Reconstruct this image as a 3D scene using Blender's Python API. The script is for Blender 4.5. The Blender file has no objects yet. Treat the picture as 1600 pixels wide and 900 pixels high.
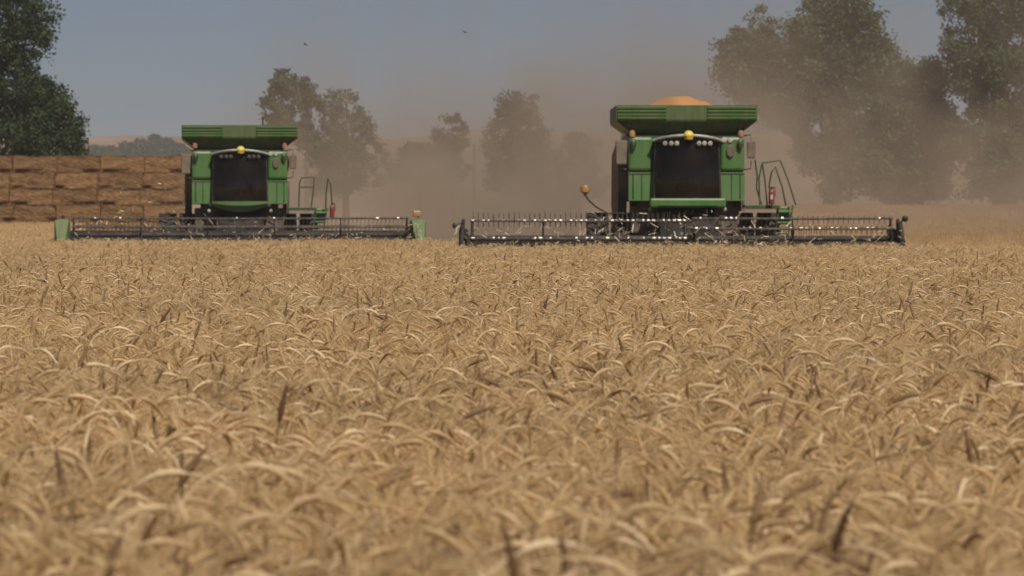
import bpy, bmesh, math, random
import numpy as np
from mathutils import Vector, Matrix

R = math.radians
rng = np.random.default_rng(7)
random.seed(7)
scene = bpy.context.scene
C = scene.collection

# ------------------------------------------------------------------ camera
CAM_Z = 1.55
cam_d = bpy.data.cameras.new("camera")
cam = bpy.data.objects.new("camera", cam_d)
C.objects.link(cam)
cam.location = (0, 0, CAM_Z)
cam.rotation_euler = (R(90 - 1.1056), 0, 0)
cam_d.sensor_width = 36
cam_d.lens = 128.25
cam_d.clip_start = 0.5
cam_d.clip_end = 12000
cam_d.dof.use_dof = True
cam_d.dof.focus_distance = 31
cam_d.dof.aperture_fstop = 7
scene.camera = cam

# ------------------------------------------------------------------ light
SUN_EL, SUN_AZ = 51, 24            # elevation; degrees to the right of straight behind the camera
world = bpy.data.worlds.new("World")
scene.world = world
world.use_nodes = True
wn = world.node_tree
bg = wn.nodes["Background"]
sky = wn.nodes.new("ShaderNodeTexSky")
sky.sky_type = 'NISHITA'
sky.sun_disc = False
sky.sun_elevation = R(SUN_EL)
sky.sun_rotation = R(180 - SUN_AZ)
sky.altitude = 1500
sky.air_density = 0.56
sky.dust_density = 2.8
sky.ozone_density = 0.0
wn.links.new(sky.outputs[0], bg.inputs[0])
bg.inputs[1].default_value = 0.05

sun_d = bpy.data.lights.new("sun", 'SUN')
sun_d.energy = 5.0
sun_d.angle = R(0.53)
sun_d.color = (1.0, 0.94, 0.84)
sun = bpy.data.objects.new("sun", sun_d)
C.objects.link(sun)
sdir = Vector((math.sin(R(SUN_AZ)) * math.cos(R(SUN_EL)), -math.cos(R(SUN_AZ)) * math.cos(R(SUN_EL)), math.sin(R(SUN_EL))))
sun.rotation_euler = sdir.to_track_quat('Z', 'Y').to_euler()
sun.location = sdir * 50

scene.view_settings.view_transform = 'Standard'
scene.view_settings.look = 'None'
scene.view_settings.gamma = 1
scene.view_settings.use_curve_mapping = False
scene.view_settings.exposure = -0.15
scene.render.engine = 'CYCLES'
scene.cycles.use_denoising = True
scene.cycles.volume_bounces = 1
scene.cycles.max_bounces = 9
scene.cycles.diffuse_bounces = 6
scene.cycles.transmission_bounces = 6
scene.cycles.transparent_max_bounces = 12
scene.cycles.volume_step_rate = 1.0

# ------------------------------------------------------------------ helpers
F_PX = 5700.0
def wx(px, d): return (px - 800) / F_PX * d
def wz(py, d): return CAM_Z + (340 - py) / F_PX * d

def sst(a, b, t):
    t = np.clip((np.asarray(t, float) - a) / (b - a), 0, 1)
    return t * t * (3 - 2 * t)

def ground_z(x, y):
    x = np.asarray(x, float); y = np.asarray(y, float)
    right = sst(-4, 14, x)
    z = sst(112, 215, y) * (0.5 + 1.75 * right)
    z = z + sst(215, 700, y) * (1.9 - 0.8 * right)
    return z

def mat(name, c1, c2=None, scale=6.0, rough=0.7, bump=0.0, metallic=0.0, stretch=None, detail=4, spec=0.4, low=0.4, high=0.65, bscale=None):
    m = bpy.data.materials.new(name)
    m.use_nodes = True
    nt = m.node_tree
    b = nt.nodes["Principled BSDF"]
    b.inputs["Roughness"].default_value = rough
    b.inputs["Metallic"].default_value = metallic
    b.inputs["Specular IOR Level"].default_value = spec
    tc = nt.nodes.new("ShaderNodeTexCoord")
    mp = nt.nodes.new("ShaderNodeMapping")
    if stretch: mp.inputs["Scale"].default_value = stretch
    nt.links.new(tc.outputs["Object"], mp.inputs[0])
    nz = nt.nodes.new("ShaderNodeTexNoise")
    nz.inputs["Scale"].default_value = scale
    nz.inputs["Detail"].default_value = detail
    nt.links.new(mp.outputs[0], nz.inputs["Vector"])
    rp = nt.nodes.new("ShaderNodeValToRGB")
    rp.color_ramp.elements[0].position = low
    rp.color_ramp.elements[1].position = high
    rp.color_ramp.elements[0].color = (*c1, 1)
    rp.color_ramp.elements[1].color = (*(c2 or c1), 1)
    nt.links.new(nz.outputs[0], rp.inputs[0])
    nt.links.new(rp.outputs[0], b.inputs["Base Color"])
    if bump:
        bp = nt.nodes.new("ShaderNodeBump")
        bp.inputs["Strength"].default_value = bump
        bp.inputs["Distance"].default_value = 0.02
        if bscale:
            n2 = nt.nodes.new("ShaderNodeTexNoise")
            n2.inputs["Scale"].default_value = bscale
            n2.inputs["Detail"].default_value = 5
            nt.links.new(mp.outputs[0], n2.inputs["Vector"])
            nt.links.new(n2.outputs[0], bp.inputs["Height"])
        else:
            nt.links.new(nz.outputs[0], bp.inputs["Height"])
        nt.links.new(bp.outputs[0], b.inputs["Normal"])
    return m

def tag(o, label, cat, group=None):
    o["label"] = label; o["category"] = cat
    if group: o["group"] = group
    return o

def empty(name, loc, rz=0, label=None, cat=None, group=None):
    o = bpy.data.objects.new(name, None)
    C.objects.link(o)
    o.location = loc; o.rotation_euler = (0, 0, rz)
    o.empty_display_size = 0.3
    if label: tag(o, label, cat, group)
    return o

def link_mesh(name, me, m, parent=None, smooth=False):
    if m:
        for mm in (m if isinstance(m, (list, tuple)) else [m]): me.materials.append(mm)
    if smooth:
        me.polygons.foreach_set("use_smooth", [True] * len(me.polygons))
    o = bpy.data.objects.new(name, me)
    C.objects.link(o)
    if parent: o.parent = parent
    return o

class MB:
    """collects shapes into one bmesh"""
    def __init__(s): s.bm = bmesh.new()
    def box(s, c, size, rot=None, bev=0.0, taper=None):
        r = bmesh.ops.create_cube(s.bm, size=1)
        vs = r["verts"]
        for v in vs:
            if taper and v.co.z > 0:
                v.co.x *= taper[0]; v.co.y *= taper[1]
            v.co = Vector((v.co.x * size[0], v.co.y * size[1], v.co.z * size[2]))
        if bev:
            es = list({e for v in vs for e in v.link_edges})
            g = bmesh.ops.bevel(s.bm, geom=es, offset=bev, segments=2, affect='EDGES', profile=0.5)
            vs = list({v for f in g["faces"] for v in f.verts} | {v for v in vs if v.is_valid})
        M = (rot.to_4x4() if rot else Matrix())
        for v in vs: v.co = (M @ v.co) + Vector(c)
        return s
    def hexa(s, pts):
        """8 corners: bottom ring of four, top ring of four"""
        v = [s.bm.verts.new(p) for p in pts]
        for f in ((3, 2, 1, 0), (4, 5, 6, 7), (0, 1, 5, 4), (1, 2, 6, 5), (2, 3, 7, 6), (3, 0, 4, 7)):
            s.bm.faces.new([v[i] for i in f])
        return s
    def prism(s, poly, x0, x1):
        """polygon in (y,z) extruded along x"""
        a = [s.bm.verts.new((x0, p[0], p[1])) for p in poly]
        b = [s.bm.verts.new((x1, p[0], p[1])) for p in poly]
        n = len(poly)
        s.bm.faces.new(a[::-1]); s.bm.faces.new(b)
        for i in range(n): s.bm.faces.new((a[i], a[(i + 1) % n], b[(i + 1) % n], b[i]))
        return s
    def prism_xz(s, poly, y0, y1):
        a = [s.bm.verts.new((p[0], y0, p[1])) for p in poly]
        b = [s.bm.verts.new((p[0], y1, p[1])) for p in poly]
        n = len(poly)
        s.bm.faces.new(a); s.bm.faces.new(b[::-1])
        for i in range(n): s.bm.faces.new((a[i], b[i], b[(i + 1) % n], a[(i + 1) % n]))
        return s
    def tube(s, pts, r, seg=8, caps=True):
        pts = [Vector(p) for p in pts]
        rad = r if isinstance(r, (list, tuple)) else [r] * len(pts)
        rings = []
        up = None
        for i, p in enumerate(pts):
            t = (pts[min(i + 1, len(pts) - 1)] - pts[max(i - 1, 0)]).normalized()
            if up is None:
                up = t.orthogonal().normalized()
            else:
                up = (up - t * up.dot(t))
                up = up.normalized() if up.length > 1e-5 else t.orthogonal().normalized()
            w = t.cross(up)
            rings.append([s.bm.verts.new(p + (up * math.cos(a) + w * math.sin(a)) * rad[i]) for a in [2 * math.pi * k / seg for k in range(seg)]])
        for a, b in zip(rings, rings[1:]):
            for k in range(seg): s.bm.faces.new((a[k], a[(k + 1) % seg], b[(k + 1) % seg], b[k]))
        if caps:
            s.bm.faces.new(rings[0][::-1]); s.bm.faces.new(rings[-1])
        return s
    def lathe(s, prof, c=(0, 0, 0), axis='z', seg=24):
        """profile of (radius, along)"""
        rings = []
        for r_, h in prof:
            ring = []
            for k in range(seg):
                a = 2 * math.pi * k / seg
                p = (r_ * math.cos(a), r_ * math.sin(a), h)
                if axis == 'x': p = (p[2], p[0], p[1])
                if axis == 'y': p = (p[0], p[2], p[1])
                ring.append(s.bm.verts.new(Vector(p) + Vector(c)))
            rings.append(ring)
        for a, b in zip(rings, rings[1:]):
            for k in range(seg): s.bm.faces.new((a[k], a[(k + 1) % seg], b[(k + 1) % seg], b[k]))
        s.bm.faces.new(rings[0][::-1]); s.bm.faces.new(rings[-1])
        return s
    def build(s, name, m, parent=None, smooth=False):
        bmesh.ops.recalc_face_normals(s.bm, faces=s.bm.faces)
        me = bpy.data.meshes.new(name)
        s.bm.to_mesh(me); s.bm.free()
        if smooth:
            o = link_mesh(name, me, m, parent, True)
            try: me.set_sharp_from_angle(angle=R(35))
            except Exception: pass
            return o
        return link_mesh(name, me, m, parent)

def np_mesh(name, verts, faces_flat, per):
    """faces_flat: (n,per) index array"""
    me = bpy.data.meshes.new(name)
    n = len(faces_flat)
    me.vertices.add(len(verts)); me.loops.add(n * per); me.polygons.add(n)
    me.vertices.foreach_set("co", np.asarray(verts, np.float32).ravel())
    me.loops.foreach_set("vertex_index", np.asarray(faces_flat, np.int32).ravel())
    me.polygons.foreach_set("loop_start", np.arange(0, n * per, per, dtype=np.int32))
    me.polygons.foreach_set("loop_total", np.full(n, per, np.int32))
    me.update(); me.validate()
    return me

# ------------------------------------------------------------------ materials
def straw_material(name, stops, rough=0.6, translucent=0.55, patch=0.06):
    """dry straw: one tone per stalk, with field-scale patches"""
    m = bpy.data.materials.new(name); m.use_nodes = True
    nt = m.node_tree; b = nt.nodes["Principled BSDF"]
    oi = nt.nodes.new("ShaderNodeObjectInfo")
    rp = nt.nodes.new("ShaderNodeValToRGB")
    cr = rp.color_ramp
    while len(cr.elements) < len(stops): cr.elements.new(0.5)
    for e, (p, c) in zip(cr.elements, stops):
        e.position = p; e.color = (*c, 1)
    nt.links.new(oi.outputs["Random"], rp.inputs[0])
    geo = nt.nodes.new("ShaderNodeNewGeometry")
    nz = nt.nodes.new("ShaderNodeTexNoise"); nz.inputs["Scale"].default_value = 60; nz.inputs["Detail"].default_value = 3
    nt.links.new(geo.outputs["Position"], nz.inputs["Vector"])
    mr = nt.nodes.new("ShaderNodeMapRange")
    mr.inputs[1].default_value = 0.3; mr.inputs[2].default_value = 0.7
    mr.inputs[3].default_value = 1 - patch; mr.inputs[4].default_value = 1.0
    nt.links.new(nz.outputs[0], mr.inputs[0])
    mx = nt.nodes.new("ShaderNodeMix"); mx.data_type = 'RGBA'; mx.blend_type = 'MULTIPLY'
    mx.inputs[0].default_value = 1
    nt.links.new(rp.outputs[0], mx.inputs[6]); nt.links.new(mr.outputs[0], mx.inputs[7])
    n2 = nt.nodes.new("ShaderNodeTexNoise"); n2.inputs["Scale"].default_value = 0.55; n2.inputs["Detail"].default_value = 3
    nt.links.new(geo.outputs["Position"], n2.inputs["Vector"])
    m2 = nt.nodes.new("ShaderNodeMapRange"); m2.inputs[1].default_value = 0.35; m2.inputs[2].default_value = 0.65; m2.inputs[3].default_value = 0.96; m2.inputs[4].default_value = 1.08
    nt.links.new(n2.outputs[0], m2.inputs[0])
    m3 = nt.nodes.new("ShaderNodeMix"); m3.data_type = 'RGBA'; m3.blend_type = 'MULTIPLY'; m3.inputs[0].default_value = 1
    nt.links.new(mx.outputs[2], m3.inputs[6]); nt.links.new(m2.outputs[0], m3.inputs[7]); mx = m3
    nt.links.new(mx.outputs[2], b.inputs["Base Color"])
    b.inputs["Roughness"].default_value = rough
    b.inputs["Specular IOR Level"].default_value = 0.35
    tr = nt.nodes.new("ShaderNodeBsdfTranslucent")
    nt.links.new(mx.outputs[2], tr.inputs[0])
    ms = nt.nodes.new("ShaderNodeMixShader"); ms.inputs[0].default_value = translucent
    nt.links.new(b.outputs[0], ms.inputs[1]); nt.links.new(tr.outputs[0], ms.inputs[2])
    nt.links.new(ms.outputs[0], nt.nodes["Material Output"].inputs[0])
    return m

M_wheat = straw_material("ripe_wheat", [(0.0, (0.34, 0.20, 0.092)), (0.03, (0.52, 0.34, 0.165)), (0.07, (0.72, 0.53, 0.285)), (0.93, (0.775, 0.585, 0.33)), (0.98, (0.84, 0.68, 0.45))])
M_wheat_pale = straw_material("pale_bowed_wheat", [(0.0, (0.56, 0.385, 0.20)), (0.6, (0.75, 0.56, 0.33)), (1.0, (0.86, 0.70, 0.46))], translucent=0.35, patch=0.1)
M_wheat_dark = straw_material("weathered_wheat", [(0.0, (0.14, 0.072, 0.032)), (1.0, (0.38, 0.24, 0.12))], translucent=0.2)
M_stub = straw_material("cut_stubble", [(0.0, (0.46, 0.31, 0.16)), (1.0, (0.74, 0.55, 0.32))])

def ground_material():
    m = bpy.data.materials.new("stubble_soil"); m.use_nodes = True
    nt = m.node_tree; b = nt.nodes["Principled BSDF"]
    b.inputs["Roughness"].default_value = 0.95; b.inputs["Specular IOR Level"].default_value = 0.1
    geo = nt.nodes.new("ShaderNodeNewGeometry")
    mp = nt.nodes.new("ShaderNodeMapping"); mp.inputs["Scale"].default_value = (0.06, 0.16, 1)
    nt.links.new(geo.outputs["Position"], mp.inputs[0])
    n1 = nt.nodes.new("ShaderNodeTexNoise"); n1.inputs["Scale"].default_value = 1; n1.inputs["Detail"].default_value = 6
    nt.links.new(mp.outputs[0], n1.inputs["Vector"])
    r1 = nt.nodes.new("ShaderNodeValToRGB")
    r1.color_ramp.elements[0].position = 0.40; r1.color_ramp.elements[0].color = (0.34, 0.21, 0.11, 1)
    r1.color_ramp.elements[1].position = 0.58; r1.color_ramp.elements[1].color = (0.66, 0.48, 0.29, 1)
    nt.links.new(n1.outputs[0], r1.inputs[0])
    n2 = nt.nodes.new("ShaderNodeTexNoise"); n2.inputs["Scale"].default_value = 9; n2.inputs["Detail"].default_value = 6
    nt.links.new(geo.outputs["Position"], n2.inputs["Vector"])
    mr = nt.nodes.new("ShaderNodeMapRange"); mr.inputs[1].default_value = 0.3; mr.inputs[2].default_value = 0.7; mr.inputs[3].default_value = 0.6; mr.inputs[4].default_value = 1.05
    nt.links.new(n2.outputs[0], mr.inputs[0])
    mx = nt.nodes.new("ShaderNodeMix"); mx.data_type = 'RGBA'; mx.blend_type = 'MULTIPLY'; mx.inputs[0].default_value = 1
    nt.links.new(r1.outputs[0], mx.inputs[6]); nt.links.new(mr.outputs[0], mx.inputs[7])
    nt.links.new(mx.outputs[2], b.inputs["Base Color"])
    bp = nt.nodes.new("ShaderNodeBump"); bp.inputs["Strength"].default_value = 0.6; bp.inputs["Distance"].default_value = 0.08
    nt.links.new(n2.outputs[0], bp.inputs["Height"]); nt.links.new(bp.outputs[0], b.inputs["Normal"])
    return m

M_ground = ground_material()
M_hill = mat("dry_hill_grass", (0.19, 0.125, 0.085), (0.30, 0.20, 0.13), scale=0.012, rough=0.95, detail=8, spec=0.1, stretch=(1, 1, 2))

def paint(name, base, dusty, rough=0.35):
    m = mat(name, base, dusty, scale=1.6, rough=rough, detail=7, low=0.42, high=0.75, spec=0.5)
    # field dust lying on the surfaces that face up and streaked down the sides
    nt = m.node_tree; b = nt.nodes["Principled BSDF"]; src = b.inputs["Base Color"].links[0].from_socket
    geo = nt.nodes.new("ShaderNodeNewGeometry"); sp = nt.nodes.new("ShaderNodeSeparateXYZ"); nt.links.new(geo.outputs["Normal"], sp.inputs[0])
    up = nt.nodes.new("ShaderNodeMapRange"); up.inputs[1].default_value = 0.1; up.inputs[2].default_value = 0.9; up.inputs[4].default_value = 0.4
    nt.links.new(sp.outputs[2], up.inputs[0])
    tc = nt.nodes.new("ShaderNodeTexCoord"); mp = nt.nodes.new("ShaderNodeMapping"); mp.inputs["Scale"].default_value = (7, 7, 0.9)
    nt.links.new(tc.outputs["Object"], mp.inputs[0])
    nz = nt.nodes.new("ShaderNodeTexNoise"); nz.inputs["Scale"].default_value = 1.3; nz.inputs["Detail"].default_value = 6; nt.links.new(mp.outputs[0], nz.inputs["Vector"])
    st = nt.nodes.new("ShaderNodeMapRange"); st.inputs[1].default_value = 0.45; st.inputs[2].default_value = 0.75; st.inputs[4].default_value = 0.32
    nt.links.new(nz.outputs[0], st.inputs[0])
    ad = nt.nodes.new("ShaderNodeMath"); ad.operation = 'ADD'; ad.use_clamp = True; nt.links.new(up.outputs[0], ad.inputs[0]); nt.links.new(st.outputs[0], ad.inputs[1])
    mx = nt.nodes.new("ShaderNodeMix"); mx.data_type = 'RGBA'; nt.links.new(ad.outputs[0], mx.inputs[0]); nt.links.new(src, mx.inputs[6]); mx.inputs[7].default_value = (0.20, 0.155, 0.10, 1)
    nt.links.new(mx.outputs[2], b.inputs["Base Color"])
    return m
DUST = (0.30, 0.22, 0.14)
M_green = paint("dusty_green_paint", (0.040, 0.140, 0.024), (0.085, 0.150, 0.05))
M_green_lo = paint("dusty_green_panel", (0.062, 0.165, 0.038), (0.125, 0.18, 0.075), 0.5)
M_olive = paint("dusty_olive_panel", (0.05, 0.085, 0.024), (0.085, 0.098, 0.04), 0.6)
M_dkgreen = paint("dark_green_paint", (0.016, 0.06, 0.014), (0.05, 0.06, 0.03), 0.5)
M_black = mat("black_steel", (0.014, 0.012, 0.012), (0.055, 0.043, 0.036), scale=2.5, rough=0.55, detail=7)
M_brown = mat("dust_caked_steel", (0.10, 0.078, 0.057), (0.21, 0.16, 0.11), scale=1.8, rough=0.85, detail=7)
M_steel = mat("worn_steel", (0.42, 0.40, 0.38), (0.22, 0.2, 0.18), scale=5, rough=0.28, metallic=0.9)
M_tine = mat("dark_spring_steel", (0.05, 0.042, 0.038), (0.12, 0.1, 0.085), scale=8, rough=0.5)
M_glint_clamp = mat("glint_pale_steel", (0.48, 0.46, 0.43), (0.2, 0.19, 0.17), scale=30, rough=0.4, metallic=0.6)  # pale tone paints glints onto the clamps of the reel bats
M_rubber = mat("dusty_tyre_rubber", (0.022, 0.021, 0.021), (0.085, 0.068, 0.055), scale=3, rough=0.9, bump=0.3)
M_yellow = mat("yellow_plastic", (0.72, 0.52, 0.06), (0.55, 0.42, 0.12), scale=6, rough=0.4)
M_trim = mat("pale_grey_plastic", (0.38, 0.37, 0.33), (0.22, 0.2, 0.17), scale=3, rough=0.5)
M_lamp = mat("clear_lamp_lens", (0.46, 0.43, 0.39), (0.32, 0.29, 0.26), scale=8, rough=0.12, spec=0.8)
M_amber = mat("amber_lens", (0.36, 0.17, 0.05), (0.30, 0.19, 0.09), scale=8, rough=0.35)
M_beacon = mat("orange_lens", (0.30, 0.12, 0.07), (0.27, 0.17, 0.12), scale=8, rough=0.3)
M_red = mat("red_enamel", (0.19, 0.022, 0.02), (0.15, 0.055, 0.04), scale=6, rough=0.35)
M_grain = mat("wheat_grain", (0.36, 0.175, 0.065), (0.47, 0.24, 0.095), scale=60, rough=0.85, bump=0.6, detail=2)
M_seat = mat("seat_fabric", (0.05, 0.045, 0.04), (0.08, 0.07, 0.06), scale=20, rough=0.9)
M_bark = mat("tree_bark", (0.07, 0.05, 0.035), (0.16, 0.125, 0.09), scale=3, rough=0.95, bump=0.6, stretch=(6, 6, 1))
M_pole = mat("weathered_pole", (0.12, 0.09, 0.065), (0.2, 0.16, 0.12), scale=4, rough=0.9, stretch=(8, 8, 1))

def glass_material():
    m = bpy.data.materials.new("tinted_glass"); m.use_nodes = True
    nt = m.node_tree; nt.nodes.clear()
    out = nt.nodes.new("ShaderNodeOutputMaterial")
    tr = nt.nodes.new("ShaderNodeBsdfTransparent"); tr.inputs[0].default_value = (0.24, 0.215, 0.19, 1)
    gl = nt.nodes.new("ShaderNodeBsdfGlossy"); gl.inputs["Roughness"].default_value = 0.08
    df = nt.nodes.new("ShaderNodeBsdfDiffuse")
    nz = nt.nodes.new("ShaderNodeTexNoise"); nz.inputs["Scale"].default_value = 2.2; nz.inputs["Detail"].default_value = 6
    tc = nt.nodes.new("ShaderNodeTexCoord"); nt.links.new(tc.outputs["Object"], nz.inputs["Vector"])
    df.inputs[0].default_value = (*DUST, 1)
    fr = nt.nodes.new("ShaderNodeFresnel"); fr.inputs[0].default_value = 1.45
    a = nt.nodes.new("ShaderNodeMixShader"); nt.links.new(fr.outputs[0], a.inputs[0])
    nt.links.new(tr.outputs[0], a.inputs[1]); nt.links.new(gl.outputs[0], a.inputs[2])
    b = nt.nodes.new("ShaderNodeMixShader")
    mr = nt.nodes.new("ShaderNodeMapRange"); mr.inputs[1].default_value = 0.4; mr.inputs[2].default_value = 0.75; mr.inputs[3].default_value = 0.012; mr.inputs[4].default_value = 0.035
    nt.links.new(nz.outputs[0], mr.inputs[0]); nt.links.new(mr.outputs[0], b.inputs[0])
    nt.links.new(a.outputs[0], b.inputs[1]); nt.links.new(df.outputs[0], b.inputs[2])
    nt.links.new(b.outputs[0], out.inputs[0])
    return m
M_glass = glass_material()

# ------------------------------------------------------------------ ground and hills
def make_ground():
    ys = np.concatenate([np.linspace(-40, 90, 27), np.linspace(95, 230, 55), np.geomspace(240, 6000, 40)])
    us = np.linspace(-1, 1, 121)
    V = []
    for y in ys:
        half = 60 + max(y, 0) * 0.6
        x = us * half
        z = ground_z(x, np.full_like(x, y)) + 0.03 * np.sin(x * 1.7 + y * 0.3) * (y > 115)
        V.append(np.stack([x, np.full_like(x, y), z], 1))
    n, k = len(ys), len(us)
    V = np.concatenate(V)
    i = np.arange((n - 1) * k).reshape(n - 1, k)[:, :-1]
    F = np.stack([i, i + 1, i + k + 1, i + k], -1).reshape(-1, 4)
    o = link_mesh("ground", np_mesh("ground", V, F, 4), M_ground, smooth=True)
    o["kind"] = "structure"
make_ground()

def hill_z(x, y):
    t = sst(800, 1500, y)
    ridge = 34.5 + 1.6 * np.sin(x * 0.011 + 1) + 0.9 * np.sin(x * 0.031) + 0.5 * np.sin(x * 0.083 + 2)
    gully = 3.0 * np.sin(x * 0.045 + 0.006 * y) * np.sin(x * 0.013 + 1.3) * t * (1 - sst(1350, 1500, y))
    return ridge * t + gully - 6 * (1 - t) + 0.002 * np.clip(y - 1500, 0, None)
def make_hills():
    xs = np.linspace(-900, 900, 241); ys = np.concatenate([np.linspace(780, 1560, 60), np.linspace(1600, 3000, 12)])
    X, Y = np.meshgrid(xs, ys)
    Z = hill_z(X, Y)
    V = np.stack([X, Y, Z], -1).reshape(-1, 3)
    k = len(xs)
    i = np.arange((len(ys) - 1) * k).reshape(len(ys) - 1, k)[:, :-1]
    F = np.stack([i, i + 1, i + k + 1, i + k], -1).reshape(-1, 4)
    o = link_mesh("hills", np_mesh("hills", V, F, 4), M_hill, smooth=True)
    o["kind"] = "structure"
make_hills()

# ------------------------------------------------------------------ leaves and trees
def leaf_material(name, c_dark, c_light, trans=0.25):
    m = bpy.data.materials.new(name); m.use_nodes = True
    nt = m.node_tree; b = nt.nodes["Principled BSDF"]
    at = nt.nodes.new("ShaderNodeAttribute"); at.attribute_name = "tone"
    rp = nt.nodes.new("ShaderNodeValToRGB")
    rp.color_ramp.elements[0].color = (*c_dark, 1); rp.color_ramp.elements[1].color = (*c_light, 1)
    nt.links.new(at.outputs["Fac"], rp.inputs[0])
    nt.links.new(rp.outputs[0], b.inputs["Base Color"])
    b.inputs["Roughness"].default_value = 0.65; b.inputs["Specular IOR Level"].default_value = 0.25
    tr = nt.nodes.new("ShaderNodeBsdfTranslucent"); nt.links.new(rp.outputs[0], tr.inputs[0])
    ms = nt.nodes.new("ShaderNodeMixShader"); ms.inputs[0].default_value = trans
    nt.links.new(b.outputs[0], ms.inputs[1]); nt.links.new(tr.outputs[0], ms.inputs[2])
    nt.links.new(ms.outputs[0], nt.nodes["Material Output"].inputs[0])
    return m
M_leaf_dark = leaf_material("dark_leaves", (0.018, 0.034, 0.012), (0.062, 0.085, 0.028))
M_leaf_mid = leaf_material("grey_green_leaves", (0.034, 0.056, 0.024), (0.105, 0.135, 0.062))
M_leaf_dry = leaf_material("dry_green_leaves", (0.045, 0.05, 0.025), (0.10, 0.105, 0.055))

def leaf_mesh(name, blobs, n_clump, per_clump, leaf, clump_r, shell=0.55):
    """blobs: (x,y,z,rx,ry,rz) ellipsoids; leaf clumps spread through them, leaves spread through each clump"""
    sat = []
    for b in blobs:                                   # smaller boughs break the outline of each big one
        for _ in range(5):
            d = rng.normal(size=3); d[2] = d[2] * 0.8 + 0.25; d /= np.linalg.norm(d); d *= 0.93
            q = rng.uniform(0.18, 0.4)
            sat.append((b[0] + d[0] * b[3] * 1.02, b[1] + d[1] * b[4] * 1.02, b[2] + d[2] * b[5] * 1.02, b[3] * q, b[4] * q, b[5] * q * 1.1))
    blobs = list(blobs) + sat
    vol = np.array([b[3] * b[4] * b[5] for b in blobs]) ** 0.75
    pick = rng.choice(len(blobs), n_clump, p=vol / vol.sum())
    B = np.array(blobs)[pick]
    d = rng.normal(size=(n_clump, 3)); d /= np.linalg.norm(d, axis=1)[:, None]
    r = shell + (1 - shell) * rng.random(n_clump) ** 0.8
    r *= rng.uniform(0.75, 1.18, n_clump)
    cen = B[:, :3] + d * r[:, None] * B[:, 3:]
    cr = clump_r * rng.uniform(0.45, 1.35, n_clump)
    tone_c = np.clip(rng.normal(0.5, 0.22, n_clump), 0, 1)
    N = n_clump * per_clump
    ci = np.repeat(np.arange(n_clump), per_clump)
    off = np.clip(rng.normal(size=(N, 3)) * 0.5, -0.95, 0.95)
    off[:, 2] *= 0.75
    P = cen[ci] + off * cr[ci][:, None]
    nrm = rng.normal(size=(N, 3)) + np.array([0, 0, 0.7])
    nrm /= np.linalg.norm(nrm, axis=1)[:, None]
    a = np.cross(nrm, rng.normal(size=(N, 3))); a /= np.linalg.norm(a, axis=1)[:, None]
    b = np.cross(nrm, a)
    s = leaf * rng.uniform(0.6, 1.4, N)[:, None]
    a = a * s; b = b * s * 0.62
    fold = nrm * s * 0.18
    V = np.stack([P - a, P - b + fold, P + a, P + b + fold], 1).reshape(-1, 3)
    F = np.arange(N * 4).reshape(N, 4)
    me = np_mesh(name, V, F, 4)
    at = me.attributes.new("tone", 'FLOAT', 'FACE')
    at.data.foreach_set("value", np.clip(tone_c[ci] + rng.normal(0, 0.12, N), 0, 1).astype(np.float32))
    return me

def make_tree(label, px, d, blobs_px, m_leaf, n_clump, per, leaf=0.16, clump=0.75, name="tree", cat="tree", group=None, trunk_r=0.3, depth=0.8, lean=0.0, shell=0.55):
    """blobs_px: ellipsoids given as picture position and radii of the crown at distance d, turned into metres here"""
    k = F_PX / d
    x0 = wx(px, d); z0 = float(ground_z(x0, d))
    t = empty(name, (x0, d, z0), 0, label, cat, group)
    bl = []
    for (bx, by, brx, bry) in blobs_px:
        rr = brx / k
        bl.append((wx(bx, d) - x0, random.uniform(-0.35, 0.35) * rr, wz(by, d) - z0, rr, max(rr * depth, 0.6), bry / k))
    link_mesh("crown", leaf_mesh("crown", bl, n_clump, per, leaf, clump, shell), m_leaf, t)
    mb = MB()
    top = max(b[2] for b in bl)
    hmin = min(b[2] - b[5] for b in bl)
    fork = max(hmin * 0.9, top * 0.22)
    cx = sum(b[0] for b in bl) / len(bl)
    tp = [(0, 0, -0.3), (0.04, 0.03, fork * 0.5), (cx * 0.15 + lean, 0, fork), (cx * 0.5 + lean, 0.05, (fork + top) * 0.55), (cx * 0.8 + lean, 0, top)]
    mb.tube(tp, [trunk_r * 1.35, trunk_r, trunk_r * 0.85, trunk_r * 0.5, trunk_r * 0.12], 8)
    for b in bl:
        s0 = Vector(tp[2]); e = Vector((b[0], b[1], b[2] + b[5] * 0.5))
        mid = s0.lerp(e, 0.5) + Vector((0, 0, -0.08 * (e - s0).length))
        mb.tube([s0, mid, e], [trunk_r * 0.45, trunk_r * 0.28, trunk_r * 0.06], 6)
        for _ in range(4):
            q = mid.lerp(e, random.uniform(0.1, 0.9))
            u = q + Vector((random.uniform(-1, 1) * b[3], random.uniform(-1, 1) * b[4], random.uniform(0.0, 1) * b[5])) * 0.8
            mb.tube([q, q.lerp(u, 0.5) + Vector((0, 0, 0.1)), u], [trunk_r * 0.16, trunk_r * 0.1, trunk_r * 0.03], 5)
    mb.build("trunk", M_bark, t, True)
    return t

# left of the frame, behind the bale stack
make_tree("tall dark green tree behind the bale stack at the left edge", -25, 216,
          [(-30, -60, 85, 60), (20, 30, 55, 60), (45, 90, 38, 50), (-40, 80, 75, 70), (55, 25, 30, 34), (10, 150, 72, 60), (-60, 170, 70, 70), (60, 165, 35, 40), (0, 215, 70, 45)],
          M_leaf_dark, 680, 80, 0.11, 0.68, trunk_r=0.42)
make_tree("shorter dark bushy tree at the foot of the tall left tree", 84, 213,
          [(82, 195, 32, 34), (100, 215, 26, 32), (60, 225, 38, 34), (112, 240, 18, 24), (70, 262, 45, 36), (98, 175, 16, 16)],
          M_leaf_dark, 320, 76, 0.105, 0.58, trunk_r=0.2)
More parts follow.
